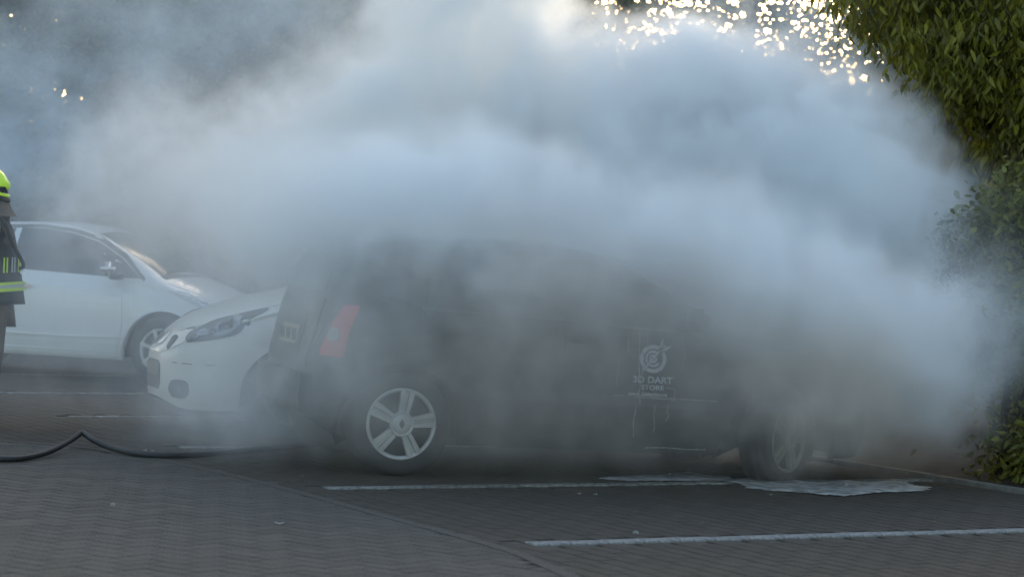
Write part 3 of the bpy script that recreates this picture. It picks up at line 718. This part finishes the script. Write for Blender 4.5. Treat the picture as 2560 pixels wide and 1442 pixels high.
# glove hands with fingers
for hx, hy, hz in ((-.30, -.19, 1.02), (-.36, .19, 1.06)):
    pts = [((hx + .02, hy, hz), .032, .04), ((hx - .04, hy, hz), .03, .042)]; ed = [(0, 1)]
    for k in range(4):
        oy = -.03 + .02 * k; ln = (.05, .06, .057, .045)[k]; b0 = len(pts)
        pts += [((hx - .06, hy + oy, hz), .011, .011), ((hx - .06 - ln * .6, hy + oy, hz - .012), .010, .010), ((hx - .06 - ln * .75, hy + oy, hz - .045), .009, .009)]; ed += [(1, b0), (b0, b0 + 1), (b0 + 1, b0 + 2)]
    b0 = len(pts); pts += [((hx - .02, hy, hz + .035), .012, .012), ((hx - .055, hy, hz + .05), .011, .011)]; ed += [(0, b0), (b0, b0 + 1)]
    skin('glove', pts, ed, M['navy'], ff, 1)
# helmet: shell, brim, neck guard, visor, emblem plate
hc = Vector((-.085, 0, 1.665))
bm = bmesh.new()
bmesh.ops.create_uvsphere(bm, u_segments=32, v_segments=18, radius=1)
for v in bm.verts:
    x, y, z = v.co
    v.co = Vector((x * .155 + (.012 if x > 0 and z < .2 else 0), y * .125, z * .135 if z > 0 else z * .07)) + hc
bmesh.ops.bisect_plane(bm, geom=bm.verts[:] + bm.edges[:] + bm.faces[:], plane_co=hc + Vector((0, 0, -.045)), plane_no=(-.28, 0, -1), clear_outer=True)
hel = from_bm('helmet', bm, M['hi'], ff, True)
bm = bmesh.new(); rings = []
for rx, ry, dz in ((.158, .128, 0), (.170, .138, -.012), (.172, .14, -.03), (.160, .13, -.036)):
    rings.append([bm.verts.new(hc + Vector((rx * math.cos(a), ry * math.sin(a), -.035 + dz - .045 * math.cos(a)))) for a in [2 * math.pi * i / 36 for i in range(36)]])
for a, b in zip(rings, rings[1:]):
    for i in range(36): bm.faces.new((a[i], a[(i + 1) % 36], b[(i + 1) % 36], b[i]))
from_bm('rim', bm, M['plastic'], hel, True)
bm = bmesh.new(); rings = []
for rx, ry, dz in ((.164, .134, .012), (.168, .137, .02), (.166, .136, .032), (.155, .128, .036)):
    rings.append([bm.verts.new(hc + Vector((rx * math.cos(a), ry * math.sin(a), -.047 + dz - .045 * math.cos(a)))) for a in [2 * math.pi * i / 36 for i in range(36)]])
for a, b in zip(rings, rings[1:]):
    for i in range(36): bm.faces.new((a[i], a[(i + 1) % 36], b[(i + 1) % 36], b[i]))
from_bm('brim', bm, M['hi'], hel, True)
bm = bmesh.new(); 
vs = [bm.verts.new(hc + Vector(p)) for p in ((.095, -.104, .012), (.150, -.062, -.01), (.162, -.03, -.045), (.13, -.085, -.05), (.105, -.11, -.03))]
bm.faces.new(vs); from_bm('helmet_side_plate', bm, M['navy'], hel)
bm = bmesh.new(); vs = [bm.verts.new(hc + Vector(p)) for p in ((-.05, -.122, .045), (.02, -.124, .01), (-.02, -.128, -.01), (-.09, -.118, .0))]; bm.faces.new(vs); from_bm('reflective_sticker', bm, M['reflect'], hel)
bm = bmesh.new(); rings = []
for rx, ry, z, cx in ((.125, .115, 1.62, -.06), (.118, .115, 1.56, -.045), (.13, .13, 1.50, -.03), (.155, .16, 1.455, -.02)):
    rings.append([bm.verts.new((cx + rx * math.cos(a) * (1 + .03 * math.sin(4 * a)), ry * math.sin(a), z)) for a in [R(-125) + R(250) * i / 24 for i in range(25)]])
for a, b in zip(rings, rings[1:]):
    for i in range(24): bm.faces.new((a[i], a[i + 1], b[i + 1], b[i]))
from_bm('neck_guard', bm, M['brown'], ff, True)
bm = bmesh.new(); rings = []
for rx, ry, z, cx in ((.135, .11, 1.64, -.115), (.13, .10, 1.58, -.12), (.10, .07, 1.53, -.12)):
    rings.append([bm.verts.new((cx - rx * math.cos(a), ry * math.sin(a), z)) for a in [R(-70) + R(140) * i / 14 for i in range(15)]])
for a, b in zip(rings, rings[1:]):
    for i in range(14): bm.faces.new((a[i], a[i + 1], b[i + 1], b[i]))
from_bm('face_mask', bm, M['soot'], ff, True)
bm = bmesh.new(); bm_tube(bm, catmull([(.0, -.14, 1.50), (.10, -.20, 1.40), (.155, -.22, 1.28), (.22, -.22, 1.17), (.24, -.21, 1.12), (.21, -.2, 1.10)], 5), .013, 8); from_bm('air_hose', bm, M['hose'], ff, True)
bm = bmesh.new(); bm_box(bm, (.13, -.19, 1.29), (.07, .05, .06), bev=.012); from_bm('radio', bm, M['trim'], ff)

# ---------------------------------------------------------------- fire hose
hp = []
for px, py, z in ((-260, 1120, .02), (-120, 1142, .02), (0, 1147, .02), (60, 1144, .02), (120, 1129, .03), (170, 1104, .06), (196, 1086, .085), (206, 1081, .09), (214, 1086, .085), (240, 1103, .06), (290, 1122, .03), (380, 1137, .02), (480, 1136, .02), (560, 1130, .02), (640, 1122, .02), (760, 1112, .02), (900, 1104, .02)):
    hp.append(ground_at(px, py, z))
bm = bmesh.new(); bm_tube(bm, catmull(hp, 8), .0185, 10)
hs = tag(from_bm('fire_hose', bm, M['hose'], None, True), 'black fire hose lying across the paving with one raised kink', 'hose')

# ---------------------------------------------------------------- litter
def scrap(name, px, py, sx, sy, m, label, cat, group, rot=0, curl=.01):
    p = ground_at(px, py); bm = bmesh.new(); n = 5; g = []; sx *= .75; sy *= .7; curl *= .6
    for i in range(n):
        g.append([bm.verts.new(((i / (n - 1) - .5) * sx * (1 - .35 * abs(j - 1)), (j / 2 - .5) * sy, .006 + curl * abs(i - 2) / 2 + curl * .4 * (j % 2))) for j in range(3)])
    for i in range(n - 1):
        for j in range(2): bm.faces.new((g[i][j], g[i + 1][j], g[i + 1][j + 1], g[i][j + 1]))
    bmesh.ops.solidify(bm, geom=bm.faces[:], thickness=.001)
    o = from_bm(name, bm, m); o.location = (p.x, p.y, .002); o.rotation_euler = (0, 0, rot); tag(o, label, cat, group)
G1, G2 = 'pale scraps lying on the paving', 'dry leaves lying on the bay paving'
scrap('paper_scrap', 698, 1312, .07, .04, M['paper'], 'largest pale scrap, lying alone on the herringbone paving in front', 'scrap', G1, .1)
scrap('paper_scrap', 362, 1129, .04, .03, M['paper'], 'left one of two small white scraps touching the hose', 'scrap', G1, .6)
scrap('paper_scrap', 380, 1130, .04, .03, M['paper'], 'right one of two small white scraps touching the hose', 'scrap', G1, .2)
scrap('paper_scrap', 1447, 1238, .035, .03, M['paper'], 'left of two tiny scraps below the sill of the black car', 'scrap', G1, .4)
scrap('paper_scrap', 1488, 1240, .035, .03, M['paper'], 'right of two tiny scraps below the sill of the black car', 'scrap', G1, .9)
scrap('paper_scrap', 1589, 1338, .025, .04, M['paper'], 'tiny white scrap standing just behind the nearest white brick line', 'scrap', G1, 1.4, .02)
scrap('paper_scrap', 282, 1268, .02, .03, M['paper'], 'tiny pale scrap on the herringbone paving below the hose', 'scrap', G1, 1.4, .02)
scrap('plastic_scrap', 2515, 1186, .20, .12, M['paper'], 'crumpled pale plastic scrap lying under the hedge', 'scrap', None, .3, .05)
scrap('fallen_leaf', 1583, 1284, .045, .035, M['dryleaf'], 'reddish leaf on the empty bay between the two brick lines', 'leaf', G2, .4)
scrap('fallen_leaf', 1752, 1311, .05, .03, M['dryleaf'], 'orange leaf just behind the middle of the nearest brick line', 'leaf', G2, .2)
scrap('fallen_leaf', 2333, 1307, .05, .03, M['dryleaf'], 'brown leaf near the right end of the nearest brick line', 'leaf', G2, .1)
scrap('fallen_leaf', 752, 1194, .05, .03, M['dryleaf'], 'brown leaf left of the rear wheel of the black car', 'leaf', G2, .5)
scrap('fallen_leaf', 1925, 1240, .05, .03, M['paper'], 'pale leaf at the near edge of the foam puddle', 'leaf', G2, .1)

# ---------------------------------------------------------------- foliage
def leaves(name, centres, size, m, parent=None, droop=.5, asp=.45):
    """centres (n,3): each leaf is a folded blade of two faces"""
    n = len(centres); c = np.asarray(centres, float)
    a = rng.uniform(0, 2 * np.pi, n); dz = -droop + rng.normal(0, .45, n)
    t = np.stack([np.cos(a), np.sin(a), dz], 1); t /= np.linalg.norm(t, axis=1)[:, None]
    r_ = rng.normal(0, 1, (n, 3)); s = np.cross(t, r_); s /= np.linalg.norm(s, axis=1)[:, None]
    up = np.cross(s, t); L_ = size * rng.uniform(.4, 1.5, n)[:, None]
    V = np.empty((n, 6, 3))
    V[:, 0] = c; V[:, 1] = c + t * L_ * .35 + s * L_ * asp * .5 + up * L_ * .06; V[:, 2] = c + t * L_ * .72 + s * L_ * asp * .38 + up * L_ * .04
    V[:, 3] = c + t * L_ - up * L_ * .08; V[:, 4] = c + t * L_ * .72 - s * L_ * asp * .38 + up * L_ * .04; V[:, 5] = c + t * L_ * .35 - s * L_ * asp * .5 + up * L_ * .06
    me = bpy.data.meshes.new(name); me.vertices.add(n * 6); me.vertices.foreach_set('co', V.reshape(-1))
    idx = (np.arange(n)[:, None] * 6 + np.array([0, 1, 2, 3, 0, 3, 4, 5])[None, :]).reshape(-1)
    me.loops.add(n * 8); me.loops.foreach_set('vertex_index', idx.astype(np.int32))
    me.polygons.add(n * 2); me.polygons.foreach_set('loop_start', np.arange(0, n * 8, 4, dtype=np.int32))
    me.update(calc_edges=True); me.validate()
    return link(name, me, parent, m)
def crown_points(blobs, n, clump=40, cr=.22, keep=None):
    """leaf positions in clumps spread through ellipsoids (c, r)"""
    vol = np.array([b[1][0] * b[1][1] * b[1][2] for b in blobs]); pk = vol / vol.sum(); out = []
    k = n // clump
    bi = rng.choice(len(blobs), k, p=pk)
    d = rng.normal(0, 1, (k, 3)); d /= np.linalg.norm(d, axis=1)[:, None]; rad = rng.uniform(0, 1, k) ** (1 / 2.2)
    cc = np.array([blobs[i][0] for i in bi]) + d * rad[:, None] * np.array([blobs[i][1] for i in bi])
    if keep is not None: cc = cc[keep(cc)]
    pts = np.repeat(cc, clump, 0) + rng.normal(0, 1, (len(cc) * clump, 3)) * np.array([cr, cr, cr * .7]) * rng.uniform(.4, 1.2, (len(cc) * clump, 1))
    return pts
def tree(name, x, y, h, tr, blobs, n, size, m, label, group, lean=(0, 0), keep=None, droop=.5, clump=40, cr=.22, asp=.45):
    root = empty(name, (x, y, 0)); tag(root, label, 'tree', group)
    bm = bmesh.new(); top = Vector((lean[0], lean[1], h))
    pts = [Vector((0, 0, -.1)), Vector((.03, 0, h * .3)) + Vector((lean[0], lean[1], 0)) * .2, Vector((-.04, .02, h * .6)) + Vector((lean[0], lean[1], 0)) * .5, top]
    bm_tube(bm, catmull(pts, 4), [tr * (1 - .7 * i / 12) for i in range(13)], 10); from_bm('trunk', bm, M['bark'], root, True)
    for i, (c, r_) in enumerate(blobs[:8]):
        bm = bmesh.new(); t0 = Vector((0, 0, h * random.uniform(.3, .6))) + Vector((lean[0], lean[1], 0)) * .4; e = Vector(c)
        bm_tube(bm, catmull([t0, t0.lerp(e, .5) + Vector((0, 0, .15)), e], 4), [tr * .35 * (1 - .8 * k / 8) for k in range(9)], 7); from_bm('limb', bm, M['bark'], root, True)
    pts = crown_points(blobs, n, clump, cr, (lambda c: keep(c + np.array([x, y, 0]))) if keep else None)
    leaves('crown', pts, size, m, root, droop, asp)
    return root
# line of trees beyond the cars; the crowns are thin where the sky shows through
def keep_gap(c):
    u = c[:, 0] / c[:, 1]; v = (c[:, 2] - CAMH) / c[:, 1]
    pr = np.ones(len(c))
    for i in range(len(c)):
        if .026 < u[i] < .155 and v[i] > .066:
            q = noise.noise(Vector((u[i] * 75, v[i] * 75, 3.1))); pr[i] = min(1, max(.12, 1.16 + 3.6 * q))
        for a, b, r_ in HOLES:
            if (u[i] - a) ** 2 + (v[i] - b) ** 2 < r_ * r_: pr[i] = min(pr[i], .14)
    return rng.uniform(0, 1, len(c)) < pr
HOLES = [((px - 1280) / FPX, (616 + (px - 1280) * .0437 - py) / FPX, r_) for px, py, r_ in ((1700, 270, .007), (2075, 215, .008), (725, 125, .006), (690, 235, .006), (85, 262, .009), (88, 390, .006), (15, 268, .004), (220, 425, .005), (650, 318, .004), (1500, 165, .008), (1550, 180, .008))]
labels = ['tree beyond the white saloon at the left edge, bright specks through its dark crown', 'dark tree right of the white saloon roof, behind drifting smoke', 'tree behind the thick smoke above the cream hatchback', 'tree with faint bright specks left of the main smoke column', 'tree behind the main smoke column above the black car',
          'tree with open crown where bright evening sky shows through, right of the smoke column', 'open crowned tree beside the green foliage at the right, sky specks showing', 'tree far behind the hedge at the right edge']
xs_ = [-8.0, -5.6, -3.6, -1.6, .6, 2.9, 5.1, 7.6]
for i, x in enumerate(xs_):
    y = 31 + random.uniform(-1.2, 1.5); b = []
    for k in range(8):
        b.append(((random.uniform(-1.2, 1.2), random.uniform(-.8, .8), random.uniform(1.6, 7.0)), (random.uniform(1.0, 1.5), random.uniform(.8, 1.2), random.uniform(.9, 1.4))))
    tree('deciduous_tree', x, y, 5.5, .16, b, 30000, .11, M['leaf_dark'], labels[i], 'trees in a row beyond the parked cars', keep=keep_gap, cr=.3)
# undergrowth below and behind the trees
def shrub(name, x, y, blobs, n, size, m, label, group, cat='shrub', droop=.3, clump=40, cr=.2):
    root = empty(name, (x, y, 0)); tag(root, label, cat, group)
    bm = bmesh.new()
    for c, r_ in blobs[:6]:
        e = Vector(c); s0 = Vector((random.uniform(-.1, .1), random.uniform(-.1, .1), 0)); bm_tube(bm, catmull([s0, s0.lerp(e, .5) + Vector((.05, 0, .1)), e], 3), [.03 - .003 * k for k in range(7)], 6)
    from_bm('stem', bm, M['bark'], root, True)
    leaves('foliage', crown_points(blobs, n, clump, cr), size, m, root, droop)
sl_ = ['shrub behind the white saloon at the left edge', 'shrub beyond the white saloon bonnet', 'shrub behind the cream hatchback', 'shrub beyond the tail of the black car', 'shrub beyond the roof of the black car', 'shrub beyond the bonnet of the black car', 'shrub beyond the right smoke edge', 'shrub far right behind the hedge', 'tall shrub screening the left edge', 'tall shrub filling the space behind the centre']
for i in range(10):
    x = -9 + i * 2.0; y = 33.5 + random.uniform(-.5, .5)
    b = [((random.uniform(-1, 1), random.uniform(-.3, .5), random.uniform(.3, 3.0)), (1.1, .7, .9)) for k in range(6)]
    shrub('shrub', x, y, b, 16000, .16, M['leaf_dark'], sl_[i], 'shrubs under the row of trees', cr=.3)
# the wood goes on behind them, as one dark mass with an uneven top
pts = []
n = 60000
X_ = rng.uniform(-14, 14, n); T_ = 4.3 + 2.2 * np.sin(X_ * .7 + 1) * .4 + rng.normal(0, .5, n)
gap = (X_ / 38 > .030) & (X_ / 38 < .150)
T_ = np.where(gap, 3.5 + rng.normal(0, .25, n), T_ + 2.5)
Z_ = rng.uniform(0, 1, n) * T_
W3 = np.stack([X_, 38 + rng.uniform(-1.5, 1.5, n), Z_], 1)
k_ = np.ones(n, bool)
for a, b, r_ in HOLES: k_ &= ~(((X_ / 38 - a) ** 2 + ((Z_ - CAMH) / 38 - b) ** 2 < (r_ * 1.1) ** 2) & (rng.uniform(0, 1, n) < .85))
leaves('woods', W3[k_], .30, M['leaf_dark'], None, .3, .6)
tag(bpy.data.objects['woods'], kind='stuff')

# near tree at the right with drooping leaf sprays, and the hedge below it
b = []
for c, r_ in (((.1, 0, 3.0), (.55, .8, .6)), ((-.35, -.3, 2.9), (.45, .6, .45)), ((.5, .3, 2.5), (.6, .7, .55)), ((.2, -.2, 2.45), (.45, .5, .4)), ((.9, .2, 2.1), (.6, .6, .5)), ((-.7, 0, 3.4), (.55, .7, .4)), ((.0, .8, 3.6), (1.2, .8, .7)), ((1.1, .4, 3.1), (.7, .8, .8))): b.append((c, r_))
b = [((c[0] - .42, c[1], c[2]), r_) for c, r_ in b]
tree('maple_tree', 3.85, 17.4, 3.2, .09, b, 44000, .08, M['leaf_olive'], 'olive green tree with drooping leaves in the upper right corner, clear of the smoke', None, (.2, 0), droop=1.7, clump=36, cr=.11, asp=.3)
b = []
for k in range(16):
    b.append(((random.uniform(-.15, 1.2), random.uniform(-.5, .9), random.uniform(.1, 1.9)), (.4, .5, .38)))
shrub('hedge', 3.28, 15.75, b, 42000, .06, M['leaf_mid'], 'leafy hedge at the right edge standing on the bed behind the kerb', None, 'hedge', .7, 24, .12)
b = [((random.uniform(-.3, 2.0), random.uniform(-.3, .6), random.uniform(.1, 3.6)), (.6, .4, .6)) for k in range(18)]
shrub('laurel_shrub', 4.2, 18.6, b, 24000, .10, M['leaf_mid'], 'dense green shrub behind the hedge at the right edge', None, 'shrub', .5, 30, .16)

# ---------------------------------------------------------------- smoke
def smoke_volume(name, colour, blobs, lo, hi, vx, seed, label, contrast=(.33, .67, .30, 1.42), aniso=.15, gain=1.0):
    """real smoke: soft ellipsoids (centre, radii, density per metre, inner radius) torn by turbulence, written to a density grid"""
    SM = bpy.data.materials.new(name); SM.use_nodes = True; n_ = SM.node_tree; n_.nodes.clear()
    out = n_.nodes.new('ShaderNodeOutputMaterial'); pv = n_.nodes.new('ShaderNodeVolumePrincipled'); n_.links.new(pv.outputs[0], out.inputs['Volume'])
    pv.inputs['Color'].default_value = (*colour, 1); pv.inputs['Density'].default_value = gain; pv.inputs['Anisotropy'].default_value = aniso
    g = bpy.data.node_groups.new(name + '_field', 'GeometryNodeTree'); g.interface.new_socket('Geometry', in_out='OUTPUT', socket_type='NodeSocketGeometry')
    N = g.nodes; L = g.links
    def vm(op, a, b):
        q = N.new('ShaderNodeVectorMath'); q.operation = op
        for i, v in enumerate((a, b)):
            if v is None: continue
            if isinstance(v, (tuple, list, Vector)): q.inputs[i].default_value = v
            else: L.new(v, q.inputs[i])
        return q.outputs['Value'] if op == 'LENGTH' else q.outputs[0]
    def fm(op, a, b=0.0):
        q = N.new('ShaderNodeMath'); q.operation = op
        for i, v in enumerate((a, b)):
            if isinstance(v, (int, float)): q.inputs[i].default_value = v
            else: L.new(v, q.inputs[i])
        return q.outputs[0]
    def noise_node(vec, scale, detail, rough=.55):
        q = N.new('ShaderNodeTexNoise'); q.inputs['Scale'].default_value = scale; q.inputs['Detail'].default_value = detail; q.inputs['Roughness'].default_value = rough
        L.new(vec, q.inputs['Vector']); return q
    def ramp(v, a, b, c=0.0, d=1.0):
        q = N.new('ShaderNodeMapRange'); q.interpolation_type = 'SMOOTHSTEP'
        L.new(v, q.inputs[0]); q.inputs[1].default_value = a; q.inputs[2].default_value = b; q.inputs[3].default_value = c; q.inputs[4].default_value = d
        return q.outputs[0]
    pos = N.new('GeometryNodeInputPosition').outputs[0]
    ps = vm('ADD', pos, (seed, 0, 0))
    wz = noise_node(ps, .75, 4, .55)
    off = vm('MULTIPLY', vm('SUBTRACT', wz.outputs['Color'], (.5, .5, .5)), (1.2, 1.2, 1.2))
    wz2 = noise_node(ps, 2.6, 5, .62)
    off = vm('ADD', off, vm('MULTIPLY', vm('SUBTRACT', wz2.outputs['Color'], (.5, .5, .5)), (.75, .75, .75)))
    wp_ = vm('ADD', pos, off)
    tot = None
    for c, r_, k, soft in blobs:
        d = vm('LENGTH', vm('DIVIDE', vm('SUBTRACT', wp_, c), r_), None)
        v = fm('MULTIPLY', ramp(d, 1.0, soft), k)
        tot = v if tot is None else fm('ADD', tot, v)
    nn = noise_node(vm('ADD', wp_, (seed, 0, 0)), 1.1, 5, .62)
    den = fm('MULTIPLY', tot, ramp(nn.outputs[0], *contrast))
    n3 = noise_node(wp_, 4.5, 3, .6); den = fm('MULTIPLY', den, ramp(n3.outputs[0], .3, .7, .45, 1.55))
    sepz = N.new('ShaderNodeSeparateXYZ'); L.new(pos, sepz.inputs[0])
    den = fm('MULTIPLY', den, ramp(sepz.outputs[2], 0.0, .25, .25, 1.0))
    vc = N.new('GeometryNodeVolumeCube'); vc.inputs['Min'].default_value = lo; vc.inputs['Max'].default_value = hi
    for i, a in enumerate('XYZ'): vc.inputs['Resolution ' + a].default_value = int((hi[i] - lo[i]) / vx)
    L.new(den, vc.inputs['Density'])
    sm_ = N.new('GeometryNodeSetMaterial'); sm_.inputs['Material'].default_value = SM
    go = N.new('NodeGroupOutput'); L.new(vc.outputs[0], sm_.inputs[0]); L.new(sm_.outputs[0], go.inputs[0])
    vol = bpy.data.volumes.new(name); o = bpy.data.objects.new(name, vol); C.objects.link(o)
    o.modifiers.new('field', 'NODES').node_group = g; vol.materials.append(SM)
    tag(o, label, None, None, 'stuff')
    return o
PALE = [
    ((1.75, 16.9, 1.75), (1.75, 1.3, 1.25), 3.6, .8),     # over the bonnet
    ((1.70, 17.3, 2.45), (1.35, 1.0, .65), 3.5, .5),
    ((2.55, 16.9, 1.2), (.65, .8, 1.0), 2.6, .4),
    ((.60, 17.2, 2.20), (1.4, 1.2, 1.0), 3.4, .45),
    ((-.40, 17.6, 3.0), (1.05, 1.3, 2.1), 3.6, .5),       # column that leaves at the top
    ((-1.0, 17.9, 2.0), (1.5, 1.3, 1.1), 2.8, .25),
    ((-2.2, 18.4, 1.75), (1.8, 1.4, 1.0), 2.3, .1),
    ((-.1, 14.6, 1.52), (2.5, .8, .66), 6.0, .1),         # rolls over the roof towards the camera
    ((1.85, 14.5, 1.12), (1.20, .7, .62), 7.0, .2),       # rolls off the bonnet
    ((2.35, 14.8, .72), (.65, .6, .60), 3.2, .2),
    ((2.85, 15.1, 1.1), (.65, .6, 1.1), 1.1, .05),
    ((-1.6, 15.0, .30), (1.1, .9, .60), 1.9, .1),         # low, round the cream car
    ((-1.7, 15.4, .9), (1.1, .7, .7), .75, .1),
    ((-3.4, 16.4, .8), (2.3, 1.2, .9), .5, .1),
    ((-.95, 14.0, .8), (.9, .6, .8), 1.3, .1),
]
THIN = [
    ((-4.2, 19.4, 2.2), (2.4, 1.2, 1.5), .75, .1),
    ((-2.4, 18.6, 3.1), (2.6, 1.4, 1.0), .55, .1),
    ((2.3, 18.2, 3.0), (2.2, 1.0, 1.1), .75, .1),
]
SHADED = [  # low smoke, its shade put into a darker, browner colour
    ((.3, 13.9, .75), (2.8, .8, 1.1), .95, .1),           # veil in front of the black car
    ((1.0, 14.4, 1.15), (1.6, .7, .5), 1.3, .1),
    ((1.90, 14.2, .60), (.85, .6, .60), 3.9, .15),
    ((2.45, 15.6, .65), (.75, .8, .9), 3.2, .3),          # smoke at the nose of the car, dim warm light painted brown
]
smoke_volume('smoke', (.950, .960, .970), PALE, (-6.0, 13.2, .012), (4.6, 20.4, 5.4), .036, 0.0, 'thick pale blue smoke billowing from the front of the black car')
smoke_volume('shade_tinted_smoke', (.84, .79, .74), SHADED, (-3.2, 12.8, .012), (4.0, 17.0, 2.3), .036, 5.0, 'thin smoke hanging low in front of the black car, shade painted into its brown grey colour')
smoke_volume('thin_smoke', (.74, .87, .99), THIN, (-6.6, 16.4, .3), (5.0, 21.0, 4.6), .06, 9.0, 'thin bluish smoke drifting in front of the dark trees')
